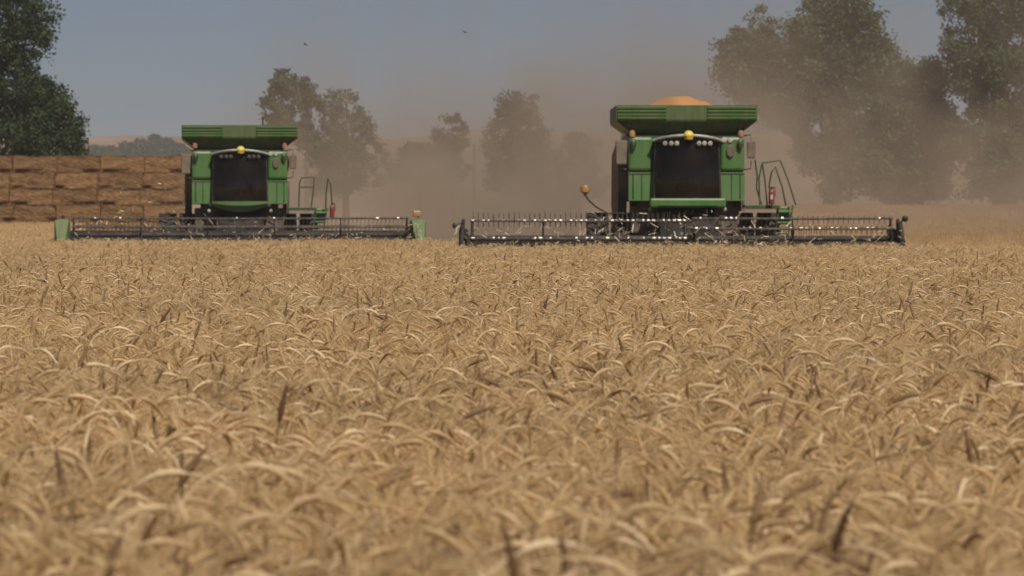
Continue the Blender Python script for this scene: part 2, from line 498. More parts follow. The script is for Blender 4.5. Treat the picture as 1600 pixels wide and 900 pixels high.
# behind the left combine
g_far = "trees fading in the dust behind the combines"
make_tree("loose airy tree rising above the tank of the left combine", 441, 280,
          [(424, 148, 16, 22), (443, 128, 17, 22), (452, 160, 15, 26), (433, 178, 16, 18), (418, 160, 9, 14), (462, 140, 8, 16), (440, 192, 20, 18), (452, 208, 18, 20)],
          M_leaf_mid, 120, 38, 0.14, 0.5, trunk_r=0.2, group=g_far, shell=0.4)
make_tree("narrow upright tree with bare stem beside the airy tree", 479, 278,
          [(477, 138, 9, 20), (489, 155, 11, 22), (476, 165, 8, 20), (498, 168, 7, 14), (477, 188, 8, 20), (482, 215, 14, 24)],
          M_leaf_mid, 70, 40, 0.16, 0.5, trunk_r=0.17, group=g_far, shell=0.4)
make_tree("broad round tree half lost in dust right of the left combine", 540, 285,
          [(541, 160, 17, 22), (518, 170, 17, 26), (566, 188, 14, 22), (545, 212, 34, 34), (515, 225, 34, 40), (580, 200, 8, 14), (540, 262, 46, 40), (500, 270, 30, 34), (585, 262, 22, 34)],
          M_leaf_mid, 330, 56, 0.11, 0.55, trunk_r=0.28, group=g_far)
make_tree("small spiky tree in the dust midway between the combines", 708, 290,
          [(700, 185, 5, 13), (713, 194, 6, 15), (724, 196, 5, 13), (686, 212, 9, 13), (708, 226, 24, 20), (700, 262, 34, 30)],
          M_leaf_dry, 130, 50, 0.11, 0.42, trunk_r=0.15, group=g_far, shell=0.4)
make_tree("wide flat-topped tree in the dust left of the right combine", 815, 282,
          [(800, 160, 20, 14), (832, 160, 11, 14), (812, 178, 30, 20), (795, 200, 30, 28), (842, 208, 20, 24), (815, 240, 48, 36), (772, 232, 18, 24), (815, 285, 50, 34)],
          M_leaf_dry, 400, 54, 0.11, 0.52, trunk_r=0.3, group=g_far)
make_tree("low rounded bush in the dust just beside the right combine", 905, 295,
          [(900, 222, 18, 14), (925, 238, 22, 20), (880, 245, 22, 18), (905, 280, 40, 34)],
          M_leaf_dry, 90, 40, 0.17, 0.6, name="bush", cat="bush", trunk_r=0.12, group=g_far)
make_tree("low dark hedge-like bush in the dust between the two small background trees", 655, 300,
          [(640, 240, 16, 12), (660, 236, 18, 13), (650, 262, 34, 26)],
          M_leaf_dry, 80, 40, 0.17, 0.6, name="bush", cat="bush", trunk_r=0.12, group=g_far)
# right group
g_r = "large trees at the right"
make_tree("largest spreading tree, with a low lobe reaching left over the right combine", 1300, 208,
          [(1160, 100, 40, 55), (1195, 85, 45, 55), (1215, 150, 55, 45), (1145, 120, 26, 30), (1285, 40, 55, 55), (1330, 30, 42, 45), (1290, 110, 80, 60), (1360, 100, 42, 50), (1230, 185, 34, 22),
           (1335, 180, 60, 60), (1300, 235, 50, 50), (1350, 270, 45, 40), (1310, 295, 30, 24)],
          M_leaf_mid, 900, 90, 0.105, 0.64, trunk_r=0.45, group=g_r)
make_tree("lower tree standing between the two large trees on the right", 1432, 214,
          [(1415, 125, 30, 42), (1450, 130, 36, 40), (1425, 180, 55, 45), (1460, 220, 50, 55), (1400, 235, 48, 50), (1430, 275, 55, 38), (1425, 300, 45, 20)],
          M_leaf_mid, 520, 90, 0.105, 0.64, trunk_r=0.35, group=g_r)
make_tree("tall green tree running off the right edge of the picture", 1565, 210,
          [(1515, 50, 42, 55), (1560, 10, 55, 60), (1605, 50, 60, 75), (1520, 120, 42, 50), (1575, 130, 75, 60), (1540, 200, 60, 60), (1610, 220, 55, 70), (1570, 265, 70, 45), (1560, 300, 60, 20), (1670, 120, 60, 120)],
          M_leaf_mid, 820, 90, 0.105, 0.64, trunk_r=0.45, group=g_r)

def utility_pole():
    d = 236; x = wx(741, d); z0 = float(ground_z(x, d))
    h = wz(226, d) - z0
    mb = MB(); mb.tube([(0, 0, -0.4), (0, 0, h * 0.5), (0.02, 0, h)], [0.13, 0.115, 0.095], 10)
    o = mb.build("utility_pole", M_pole, None, True)
    o.location = (x, d, z0)
    tag(o, "thin bare pole standing in the dust between the two combines", "pole")
utility_pole()

# dark scrub on the far hillside
def hill_scrub():
    n = 420
    u = rng.random(n)
    px = 140 + 150 * u + rng.normal(0, 8, n)
    top = 239 - 17 * np.exp(-((px - 246) / 26.0) ** 2) - 8 * np.exp(-((px - 212) / 12.0) ** 2) + 4 * np.sin(px * 0.33) + rng.normal(0, 2.0, n)
    f = rng.random(n) ** 0.7
    y = 1280 + (1 - f) * -60 + rng.normal(0, 15, n)
    bl = []
    for i in range(n):
        py = top[i] + (252 - top[i]) * (1 - f[i])
        # walk the hillside to the distance at which the ground stands at that height
        for yy in np.linspace(900, 1520, 125):
            xx = wx(px[i], yy)
            if hill_z(xx, yy) >= wz(py, yy): break
        bl.append((xx, yy, float(hill_z(xx, yy)) + 0.8, rng.uniform(1.2, 2.6), 2.0, rng.uniform(0.7, 1.6)))
    me = leaf_mesh("scrub", bl, n * 2, 26, 0.6, 1.1)
    o = link_mesh("hillside_scrub", me, M_leaf_dark)
    o["kind"] = "stuff"
hill_scrub()

# ------------------------------------------------------------------ straw bales
def straw_bale_material():
    m = mat("straw_bale", (0.105, 0.055, 0.024), (0.265, 0.158, 0.075), scale=5, rough=0.9, bump=0.9, detail=9, stretch=(0.7, 3, 4), bscale=22, spec=0.15, low=0.33, high=0.68)
    return m
M_bale = straw_bale_material()
def per_object_tone(m, lo, hi):
    nt = m.node_tree; b = nt.nodes["Principled BSDF"]; src = b.inputs["Base Color"].links[0].from_socket
    oi = nt.nodes.new("ShaderNodeObjectInfo"); mr = nt.nodes.new("ShaderNodeMapRange"); mr.inputs[3].default_value = lo; mr.inputs[4].default_value = hi
    mx = nt.nodes.new("ShaderNodeMix"); mx.data_type = 'RGBA'; mx.blend_type = 'MULTIPLY'; mx.inputs[0].default_value = 1
    nt.links.new(oi.outputs["Random"], mr.inputs[0]); nt.links.new(src, mx.inputs[6]); nt.links.new(mr.outputs[0], mx.inputs[7]); nt.links.new(mx.outputs[2], b.inputs["Base Color"])
per_object_tone(M_bale, 0.86, 1.12)
BL, BD, BH = 2.4, 1.2, 0.89
def bale_mesh(seed):
    r = np.random.default_rng(seed)
    bm = bmesh.new()
    bmesh.ops.create_cube(bm, size=1)
    for v in bm.verts: v.co = Vector((v.co.x * (BL - 0.006), v.co.y * BD, v.co.z * (BH - 0.012)))
    bmesh.ops.bevel(bm, geom=list(bm.edges), offset=0.016, segments=2, affect='EDGES')
    bmesh.ops.subdivide_edges(bm, edges=list(bm.edges), cuts=13, use_grid_fill=True)
    ph = r.uniform(0, 6, 12)
    for v in bm.verts:
        x, y, z = v.co
        n = 0.018 * math.sin(x * 5 + ph[0] + z * 4) + 0.016 * math.sin(z * 11 + ph[1] + x * 2) + 0.02 * math.sin(x * 2.2 + ph[2]) + r.normal(0, 0.008)
        tw = -0.012 * sum(math.exp(-((x - q) / 0.05) ** 2) for q in (-0.95, -0.5, 0.0, 0.5, 0.95))   # twine grooves
        d = v.co.normalized()
        v.co += Vector((d.x * 0.3 * n, (1 if y > 0 else -1) * (n + tw) * (abs(y) > BD * 0.35), (1 if z > 0 else -1) * (n * 0.7 + tw) * (abs(z) > BH * 0.35)))
        if z < -BH * 0.30 and abs(y) > BD * 0.35:                       # the lower edge is worn back, deeper in places
            wear = max(0, math.sin(x * 2.1 + ph[3]) + 0.5 * math.sin(x * 5.3 + ph[4]) + 0.2) * min(1, (-BH * 0.30 - z) / 0.08)
            v.co.y -= (1 if y > 0 else -1) * 0.13 * wear
            v.co.z += 0.05 * wear
        if z > BH * 0.4: v.co.z += 0.018 * math.sin(x * 4.1 + ph[5])
    # loose straw ends along the faces and edges
    for _ in range(700):
        x = r.uniform(-BL / 2, BL / 2) if r.random() < 0.7 else r.choice([-1, 1]) * BL / 2 + r.normal(0, 0.03)
        if r.random() < 0.6: p = Vector((x, -BD / 2, r.uniform(-BH / 2, BH / 2)))
        else: p = Vector((x, r.uniform(-BD / 2, BD / 2) if r.random() < 0.5 else -BD / 2, BH / 2 * (1 if r.random() < 0.7 else -1)))
        q = p + Vector((r.normal(0, 0.09), -abs(r.normal(0, 0.05)), r.normal(0, 0.05)))
        w = Vector((0.005, 0.004, 0.010))
        a = [bm.verts.new(p - w), bm.verts.new(p + w), bm.verts.new(q)]
        bm.faces.new(a)
    me = bpy.data.meshes.new("straw_bale")
    bm.to_mesh(me); bm.free()
    me.materials.append(M_bale)
    return me
bale_meshes = [bale_mesh(s) for s in range(4)]
LAY = ["lowest", "second", "third", "fourth", "topmost"]
ORD = ["first", "second", "third", "fourth", "fifth", "sixth"]
bx_right = wx(291, 200)
for L in range(5):
    for k in range(6):
        jit = random.uniform(-0.03, 0.03)
        x = bx_right - BL * (k + 0.5) + jit + (0.12 * math.sin(L * 2.1))
        o = bpy.data.objects.new("straw_bale", bale_meshes[(L * 3 + k * 2) % 4])
        C.objects.link(o)
        z0 = 0.47
        o.location = (x, 200 + BD / 2 + random.uniform(-0.09, 0.09), z0 + BH * (L + 0.5))
        o.rotation_euler = (0, 0, (math.pi if (L + k) % 2 else 0) + random.uniform(-0.012, 0.012))
        tag(o, f"golden straw bale in the {LAY[L]} layer of the stack, {ORD[k]} from its right end", "straw bale", "straw bales stacked in a wall")

# ------------------------------------------------------------------ combine harvesters
def uv_dome(mb, c, r, squash=0.8, seg=16):
    prof = [(r, 0)] + [(r * math.cos(a), r * squash * math.sin(a)) for a in [R(q) for q in (15, 30, 45, 60, 75, 87)]]
    mb.lathe(prof, c, 'z', seg)

def make_combine(loc, rz, hw, hdx, style, label):
    """local frame: the machine faces -Y, the cutter bar lies near y = 0, the ground at z = 0, the body's middle at x = 0; the header's middle at x = hdx"""
    t = empty("combine_harvester", loc, rz, label, "combine harvester", "combine harvesters cutting the wheat")
    H = hw / 2
    L, Rr = hdx - H, hdx + H
    front = style == "front"
    # ---- header
    mb = MB()
    mb.prism([(0.95, 0.35), (1.05, 0.35), (1.10, 1.10 if front else 1.16), (0.98, 1.10 if front else 1.16)], L + 0.1, Rr - 0.1)          # back sheet
    mb.box((hdx, 1.12, 0.92), (hw - 0.3, 0.16, 0.16), bev=0.02)                                    # top beam
    mb.prism([(0.0, 0.30), (0.95, 0.34), (0.95, 0.40), (0.02, 0.34)], L + 0.1, Rr - 0.1)            # table
    for k in range(9):
        mb.box((L + 0.6 + k * (hw - 1.2) / 8, 1.2, 0.7), (0.1, 0.12, 0.7), bev=0.01)
    header = mb.build("header", M_black, t)
    mb = MB(); mb.tube([(L + 0.2, 0.62, 0.66), (Rr - 0.2, 0.62, 0.66)], 0.16, 14)
    prev = []
    for k in range(int(hw / 0.09)):                                                                # spiral flighting
        a = k * 0.55 * (1 if k * 0.09 < hw / 2 else -1); x = L + 0.25 + k * 0.09
        if x > Rr - 0.25: break
        prev.append((x, 0.62 + 0.29 * math.cos(a), 0.66 + 0.29 * math.sin(a)))
    mb.tube(prev, 0.022, 5)
    mb.build("auger", M_steel, header, True)
    mb = MB()
    mb.box((hdx, -0.03, 0.33), (hw - 0.25, 0.07, 0.03))
    n = int(hw / 0.152)
    for k in range(n):
        x = L + 0.2 + k * (hw - 0.4) / (n - 1)
        mb.hexa([(x - .02, -.02, .325), (x + .02, -.02, .325), (x + .004, -.16, .335), (x - .004, -.16, .335), (x - .02, -.02, .35), (x + .02, -.02, .35), (x + .004, -.16, .34), (x - .004, -.16, .34)])
    mb.build("cutter_bar", M_steel, header)
    for s, xe in ((-1, L), (1, Rr)):
        mb = MB()
        if front:
            mb.prism([(1.15, 0.35), (1.15, 1.12), (0.75, 1.42), (0.35, 1.40), (-0.05, 1.0), (-0.9, 0.5), (-1.0, 0.42), (-0.2, 0.30)], xe - 0.05, xe + 0.05)
            mb.tube([(xe, 1.0, 1.1), (xe - s * 0.06, 0.5, 1.48), (xe - s * 0.05, 0.0, 1.35), (xe, -0.9, 0.55)], 0.045, 8)
            mb.build("end_divider", M_black, header)
        else:
            mb.prism([(1.2, 0.35), (1.2, 1.2), (0.9, 1.52), (0.3, 1.50), (-0.1, 1.25), (-0.9, 0.62), (-1.05, 0.5), (-0.2, 0.30)], xe - s * 0.02 - 0.06, xe - s * 0.02 + 0.06)
            # bulged outer shell of the divider
            mb.hexa([(xe - .14, -.75, .55), (xe + .14, -.75, .55), (xe + .26, .3, .4), (xe - .26, .3, .4),
                     (xe - .08, -.78, .66), (xe + .08, -.78, .66), (xe + .2, .25, 1.46), (xe - .2, .25, 1.46)])
            mb.box((xe, 0.75, 0.95), (0.46, 0.9, 1.1), bev=0.1)
            mb.build("end_divider", M_green_lo, header)
    if front:
        for s, xe in ((-1, L), (1, Rr)):
            mb = MB()
            mb.tube([(xe - s * 0.05, 0.8, 1.15), (xe + s * 0.02, 0.72, 1.36), (xe + s * 0.10, 0.7, 1.36 if s < 0 else 1.52)], 0.02, 6)
            mb.lathe([(0.03, -0.07), (0.07, -0.04), (0.08, 0.0), (0.065, 0.045), (0.03, 0.055)], (xe + s * 0.14, 0.66, 1.35 if s < 0 else 1.52), 'y', 14)
            mb.build("marker_reflector", M_black, header, True)
    else:
        mb = MB()
        mb.tube([(Rr, 0.8, 1.2), (Rr + 0.05, 0.75, 1.5), (Rr - 0.02, 0.72, 1.62)], 0.02, 6)
        mb.box((Rr - 0.02, 0.7, 1.67), (0.26, 0.06, 0.19), bev=0.04)
        mb.build("marker_reflector", M_amber, header)
        mb = MB()
        mb.tube([(L, 0.8, 1.2), (L + 0.02, 0.75, 1.55)], 0.02, 6); mb.box((L + 0.02, 0.72, 1.56), (0.1, 0.05, 0.12), bev=0.02)
        mb.build("marker_reflector", M_black, header)
    # ---- pick-up reels
    AX_Y, RAD = 0.15, 0.50
    spans = ((L + 0.22, hdx + 0.14, 0.0, 1.04), (hdx + 0.26, Rr - 0.22, 30.0, 1.03)) if front else ((L + 0.3, Rr - 0.3, 32.0, 1.03),)
    for (x0, x1, phase, az) in spans:
        mb = MB()
        mb.tube([(x0, AX_Y, az), (x1, AX_Y, az)], 0.07, 10)
        ns = max(3, int((x1 - x0) / 1.75) + 1)
        for k in range(ns):
            xs = x0 + 0.06 + k * (x1 - x0 - 0.12) / (ns - 1)
            for j in range(6):
                a = R(phase + 60 * j)
                mb.tube([(xs, AX_Y, az), (xs, AX_Y + RAD * math.cos(a), az + RAD * math.sin(a))], 0.022 if k not in (0, ns - 1) else 0.035, 5)
                a2 = R(phase + 60 * (j + 1))
                if k in (0, ns - 1):
                    mb.tube([(xs, AX_Y + RAD * .9 * math.cos(a), az + RAD * .9 * math.sin(a)), (xs, AX_Y + RAD * .9 * math.cos(a2), az + RAD * .9 * math.sin(a2))], 0.018, 5)
        reel = mb.build("reel", M_black, t, True)
        for j in range(6):
            a = R(phase + 60 * j)
            y, z = AX_Y + RAD * math.cos(a), az + RAD * math.sin(a)
            mb = MB()
            mb.tube([(x0, y, z), ((x0 + x1) / 2, y, z - 0.012), (x1, y, z)], 0.028, 6)
            nt_ = int((x1 - x0) / 0.125)
            up = 0.20 if (front and phase == 0) else 0.07
            for q in range(nt_):
                x = x0 + 0.08 + q * (x1 - x0 - 0.16) / (nt_ - 1)
                w = random.uniform(-0.02, 0.02)
                hi = up * random.uniform(0.8, 1.15) if z > az else 0.05
                mb.tube([(x + w, y - 0.03, z + hi), (x, y, z), (x - w * 0.6, y + 0.05, z - 0.15)], [0.008, 0.013, 0.008], 4)
            nf = len(mb.bm.faces)
            if front or j == 1:                                                                    # pale clamps strewn along the bat, standing in for white sun glints
                for q in range(nt_):
                    if random.random() < (0.5 if (front and phase == 0) else 0.12):
                        x = x0 + 0.08 + q * (x1 - x0 - 0.16) / (nt_ - 1)
                        w_ = random.uniform(0.012, 0.04); mb.tube([(x - w_, y - 0.004, z + 0.004), (x + w_, y - 0.004, z + 0.004)], random.uniform(0.03, 0.042), 8)
            mb.bm.faces.ensure_lookup_table()
            for f in mb.bm.faces[nf:]: f.material_index = 1
            mb.build("reel_bat", [M_tine, M_glint_clamp], reel)
    for xa in ((L + 0.12, hdx + 0.20, Rr - 0.12) if front else (L + 0.16, Rr - 0.16)):
        mb = MB()
        mb.tube([(xa, 1.1, 1.0), (xa, 0.75, 1.22), (xa, AX_Y - 0.05, 1.05)], [0.06, 0.055, 0.045], 8)
        mb.tube([(xa, 0.95, 0.7), (xa, 0.55, 1.12)], 0.03, 8)
        mb.build("reel_arm", M_black, t, True)
    # ---- feeder house and under-body
    mb = MB()
    mb.prism([(1.15, 0.45), (1.15, 1.1), (3.2, 1.9), (3.2, 1.1)], -0.72, 0.72)
    mb.build("feeder_house", M_black, t)
    mb = MB()
    mb.box((0, 3.9, 0.92), (3.6, 0.42, 0.42), bev=0.04)
    mb.prism([(3.0, 1.15), (3.02, 1.98), (8.6, 1.98), (8.6, 1.5), (7.0, 1.0), (4.3, 0.95)], -1.2, 1.2)
    mb.box((-1.0, 3.25, 1.5), (0.8, 0.5, 0.7), bev=0.05); mb.box((1.0, 3.25, 1.5), (0.75, 0.5, 0.7), bev=0.05)
    mb.box((0, 7.6, 0.7), (2.6, 0.22, 0.22), bev=0.03)
    for k in range(14):
        mb.tube([(random.uniform(-1.2, 1.2), 2.95, random.uniform(1.2, 1.5)), (random.uniform(-1.2, 1.2), 2.85, random.uniform(1.3, 1.8)), (random.uniform(-1.2, 1.2), 2.95, random.uniform(1.5, 1.95))], 0.018, 5)
    mb.build("chassis", M_brown, t)
    # ---- main hull
    mb = MB()
    mb.prism([(2.805, 1.98), (2.805, 3.64), (6.9, 3.72), (8.4, 3.4), (9.0, 2.6), (8.9, 1.98)], -1.46, 1.46)
    mb.build("hull", M_dkgreen, t)
    for s in (-1, 1):
        mb = MB()
        mb.prism([(3.9, 1.62), (3.75, 2.7), (4.1, 3.3), (5.2, 3.5), (8.3, 3.2), (8.7, 1.9), (8.0, 1.55)], s * 1.47, s * (1.69 if s < 0 else 1.56))
        mb.build("side_shield", M_brown, t)
    # ---- front corner panels, each with an upper and a lower door
    for s in (-1, 1):
        xa, xb = sorted((s * 0.86, s * 1.47))
        mb = MB()
        mb.box(((xa + xb) / 2, 2.72, 3.17), (xb - xa, 0.16, 0.86), bev=0.07)
        up = mb.build("upper_panel", M_green, t)
        mb = MB()
        inner = s * 0.80; outer = s * 1.47
        mb.prism_xz([(inner, 1.98), (outer, 1.98), (outer, 2.70), (s * 0.86, 2.70)] if s > 0 else [(outer, 1.98), (inner, 1.98), (s * 0.86, 2.70), (outer, 2.70)], 2.62, 2.80)
        lo = mb.build("lower_panel", M_green_lo, t)
        mb = MB()
        mb.box((s * 1.36, 2.613, 2.34), (0.035, 0.012, 0.62)); mb.box((s * 1.14, 2.613, 2.34), (0.022, 0.012, 0.66))
        mb.box((s * 1.16, 2.613, 2.66), (0.6, 0.012, 0.02))
        mb.build("seam", M_black, lo)
        mb = MB()
        mb.lathe([(0.02, -0.17), (0.075, -0.05), (0.085, 0.03), (0.05, 0.12), (0.02, 0.14)], (s * 1.36, 2.59, 3.42), 'z', 12)
        mb.build("handle", M_dkgreen, up, True)
        mb = MB()
        mb.lathe([(0.075, -0.06), (0.08, 0.03), (0.06, 0.09), (0.02, 0.11)], (s * 1.38, 2.70, 3.66 if front else 3.76), 'z', 14)
        mb.build("beacon", M_beacon if not (front and s < 0) else M_amber, t, True)
        for q in (0.95, 1.10) if s > 0 else ():
            mb = MB(); mb.lathe([(0.04, -0.03), (0.068, -0.02), (0.072, 0.0), (0.06, 0.04)], (s * q, 2.63, 3.52), 'y', 14)
            mb.build("lamp", M_lamp, up, True)
        mb = MB()
        # mirrors
        mb = MB()
        mx = s * (1.64 if s > 0 else 1.66)
        mb.tube([(s * 1.4, 2.95, 3.62), (mx, 2.7, 3.66), (mx, 2.66, 3.5)], 0.018, 6)
        mb.tube([(s * 1.4, 2.95, 2.75), (mx, 2.7, 2.80), (mx, 2.66, 3.0)], 0.018, 6)
        if s > 0: mb.box((mx, 2.62, 3.27), (0.2, 0.08, 0.44), bev=0.035, taper=(1.15, 1))
        else: mb.box((mx, 2.62, 3.2), (0.26, 0.1, 0.62), bev=0.04, taper=(1.2, 1))
        mb.build("mirror", M_brown, t)
    mb = MB(); mb.lathe([(0.02, -0.03), (0.09, -0.02), (0.1, 0.0), (0.08, 0.02)], (0, 0, 0), 'y', 16)
    for v in mb.bm.verts: v.co.z *= 1.7; v.co += Vector((1.11, 2.6, 3.24))
    mb.build("round_mirror", M_brown, t, True)
    # ---- cab
    mb = MB()
    mb.box((0, 2.75, 1.93), (1.9, 1.0, 0.12), bev=0.03)                                              # floor
    mb.box((0, 3.06, 2.76), (1.66, 0.06, 1.5), bev=0.02)                                            # rear wall
    for s in (-1, 1):
        mb.tube([(s * 0.84, 2.42, 2.0), (s * 0.82, 2.44, 2.7), (s * 0.80, 2.5, 3.5)], 0.035, 8)
        mb.tube([(s * 0.84, 2.96, 2.0), (s * 0.80, 2.96, 3.5)], 0.05, 8)
    cab = mb.build("cab", M_black, t, True)
    # bowed windscreen
    bm = bmesh.new(); nx, nz = 14, 8; g = []
    for j in range(nz + 1):
        v = j / nz; z = 2.06 + 1.42 * v; w = 0.83 - 0.04 * v; row = []
        for i in range(nx + 1):
            u = 2 * i / nx - 1
            row.append(bm.verts.new((u * w, 2.42 + 0.09 * v - 0.34 * (1 - u * u) * (1 - 0.25 * v) - 0.1 * math.sin(v * math.pi), z)))
        g.append(row)
    for j in range(nz):
        for i in range(nx): bm.faces.new((g[j][i], g[j][i + 1], g[j + 1][i + 1], g[j + 1][i]))
    me = bpy.data.meshes.new("windscreen"); bm.to_mesh(me); bm.free()
    link_mesh("windscreen", me, M_glass, cab, True)
    for s in (-1, 1):
        mb = MB(); mb.box((s * 0.82, 2.72, 2.75), (0.012, 0.5, 1.36)); mb.build("side_window", M_glass, cab)
    # roof with arched pale visor edge
    mb = MB(); top = []
    pts = []
    for i in range(17):
        u = 2 * i / 16 - 1
        pts.append((0.86 * u, 3.50 + 0.12 * (1 - abs(u) ** 2.2)))
    mb.prism_xz([(-0.86, 3.46), (0.86, 3.46)] + [(x, z) for x, z in pts[::-1]], 2.1, 3.0)
    for v in mb.bm.verts:
        if v.co.y < 2.5: v.co.y += 0.28 * (v.co.x / 0.86) ** 2
    mb.build("roof", M_dkgreen, cab)
    mb = MB()
    mb.tube([(x, 2.09 + 0.28 * (x / 0.86) ** 2, z + 0.005) for x, z in pts], 0.036, 8)
    mb.build("visor_edge", M_trim, cab, True)
    for s in (-1, 1):
        for q in (0.28, 0.42, 0.57):
            mb = MB(); mb.lathe([(0.03, 0.06), (0.056, 0.02), (0.06, -0.02), (0.04, -0.03)], (s * q, 2.10 + 0.28 * (q / 0.86) ** 2, 3.425), 'y', 14)
            mb.build("work_light", M_trim if front else M_seat, cab, True)
    mb = MB(); uv_dome(mb, (0.02, 2.1, 3.62), 0.135, 0.95); mb.lathe([(0.1, -0.1), (0.135, 0.0)], (0.02, 2.1, 3.62), 'z', 16)
    mb.build("receiver_dome", M_yellow, cab, True)
    mb = MB(); mb.box((0, 2.72, 2.35), (0.5, 0.45, 0.14), bev=0.05); mb.box((0, 2.93, 2.72), (0.5, 0.14, 0.72), bev=0.05)
    mb.build("seat", M_seat, cab)
    mb = MB(); mb.tube([(0, 2.22, 1.98), (0, 2.36, 2.55)], 0.04, 8)
    mb.tube([(0.19 * math.cos(a), 2.38 + 0.05 * math.sin(a), 2.57 + 0.17 * math.sin(a)) for a in [k * math.pi / 8 for k in range(17)]], 0.016, 6)
    mb.box((0.42, 2.45, 2.5), (0.16, 0.04, 0.2), bev=0.02)
    mb.build("steering_wheel", M_black, cab, True)
    # green sill below the windscreen
    mb = MB()
    if front:
        mb.box((0, 2.3, 1.92), (1.92, 0.6, 0.24), bev=0.05)
        mb.box((0, 1.992, 1.86), (1.5, 0.02, 0.012))
    else:
        bm = mb.bm; rings = []
        for i in range(21):
            u = 2 * i / 20 - 1; d_ = 0.5 * (1 - u * u * 0.7); h_ = 0.1 + 0.22 * (1 - u * u)
            rings.append([bm.verts.new(p) for p in ((u * 0.86, 2.35, 2.05), (u * 0.86, 2.32 - d_, 2.05), (u * 0.86, 2.3 - d_ * 0.95, 2.03 - h_ * 0.35), (u * 0.86, 2.34 - d_ * 0.5, 2.03 - h_), (u * 0.86, 2.35, 2.03 - h_))])
        for a, b in zip(rings, rings[1:]):
            for k in range(5): bm.faces.new((a[k], a[(k + 1) % 5], b[(k + 1) % 5], b[k]))
        bm.faces.new(rings[0]); bm.faces.new(rings[-1][::-1])
    mb.build("cab_sill", M_green if front else M_green_lo, t, not front)
    for s in (-1, 1):
        mb = MB(); mb.lathe([(0.03, 0.05), (0.045, 0.02), (0.05, -0.02), (0.03, -0.03)], (s * 0.95, 2.3, 1.76), 'y', 12)
        mb.build("step_lamp", M_trim, t, True)
    # ---- grain tank: hopper, flared extension, ribs
    z0, z1, z2 = 3.66, 3.99, 4.40
    w0, w1, w2 = 1.34, 1.77, 1.79
    f0, f1, f2 = 2.9, 2.55, 2.53
    b0, b1 = 6.4, 6.9
    mb = MB(); bm = mb.bm
    def ring(w, f, b, z, ins=0): return [bm.verts.new(p) for p in ((-w + ins, f + ins, z), (w - ins, f + ins, z), (w - ins, b - ins, z), (-w + ins, b - ins, z))]
    rs = [ring(w0, f0, b0, z0), ring(w1, f1, b1, z1)]
    for k in range(4): bm.faces.new((rs[0][k], rs[0][(k + 1) % 4], rs[1][(k + 1) % 4], rs[1][k]))
    bm.faces.new(rs[0][::-1])
    tank = mb.build("grain_tank", M_dkgreen, t)
    mb = MB(); bm = mb.bm
    rs = [ring(w1, f1, b1, z1), ring(w2, f2, b1, z1 + 0.05), ring(w2, f2, b1, z2), ring(w2, f2, b1, z2, 0.03), ring(w1, f1, b1, z1 + 0.02, 0.03)]
    for a, b in zip(rs, rs[1:]):
        for k in range(4): bm.faces.new((a[k], a[(k + 1) % 4], b[(k + 1) % 4], b[k]))
    mb.build("tank_extension", M_olive, tank)
    for s in (-1, 1):
        mb = MB()
        for k, zz in enumerate((4.33, 4.24, 4.15, 4.07)):
            mb.box((s * 1.14, f2 - 0.022, zz), (1.24, 0.04, 0.062), Matrix.Rotation(R(18), 3, 'X'), 0.012)
        mb.build("rib_panel", M_green, tank)
    if not front:
        mb = MB(); mb.tube([(0.72, 3.3, 4.35), (0.72, 3.3, 4.66)], 0.022, 6); mb.box((0.72, 3.3, 4.62), (0.06, 0.06, 0.08), bev=0.01)
        mb.build("antenna", M_black, t)
    # ---- wheels: dual drive wheels in front, small steered wheels behind
    def wheel(x, y, r, w):
        mb = MB()
        hw_ = w / 2
        mb.lathe([(r * .55, -hw_ * .8), (r * .86, -hw_), (r * .97, -hw_ * .8), (r * .985, 0), (r * .97, hw_ * .8), (r * .86, hw_), (r * .55, hw_ * .8)], (x, y, r), 'x', 36)
        for k in range(22):
            for s in (-1, 1):
                a = 2 * math.pi * (k + 0.5 * (s > 0)) / 22
                c = Vector((x + s * w * 0.25, y + r * math.cos(a), r + r * math.sin(a)))
                mb.box(c, (w * 0.52, 0.06, 0.075), Matrix.Rotation(a - math.pi / 2, 3, 'X') @ Matrix.Rotation(R(28) * s, 3, 'Z'))
        rim = mb.build("wheel", M_rubber, t, False)
        mb = MB(); mb.lathe([(0.05, -hw_ * .62), (r * .5, -hw_ * .55), (r * .57, -hw_ * .82), (r * .57, hw_ * .82), (r * .5, hw_ * .55), (0.05, hw_ * .62)], (x, y, r), 'x', 28)
        mb.build("rim", M_yellow, rim, True)
    for x in (-2.22, -1.58, 1.5, 2.16): wheel(x, 3.9, 0.82, 0.54)
    for x in (-1.35, 1.35): wheel(x, 7.6, 0.62, 0.4)
    # ---- platform, ladder and rails on the operator's side
    mb = MB()
    mb.box((1.9, 3.2, 1.84), (0.8, 1.1, 0.06), bev=0.01)
    mb.box((1.9, 2.64, 1.82), (0.85, 0.03, 0.1), bev=0.01)
    mb.build("platform", M_dkgreen, t)
    mb = MB()
    for x in (2.30, 2.64): mb.box((x, 2.75, 1.45), (0.035, 0.22, 0.85), Matrix.Rotation(R(10), 3, 'Y'), 0.01)
    for zz in (1.15, 1.42, 1.7): mb.box((2.47 - (zz - 1.45) * -0.17, 2.72, zz), (0.34, 0.24, 0.05), bev=0.01)
    mb.box((2.47, 2.9, 1.6), (0.34, 0.05, 0.45), bev=0.02)
    mb.build("ladder", M_green, t)
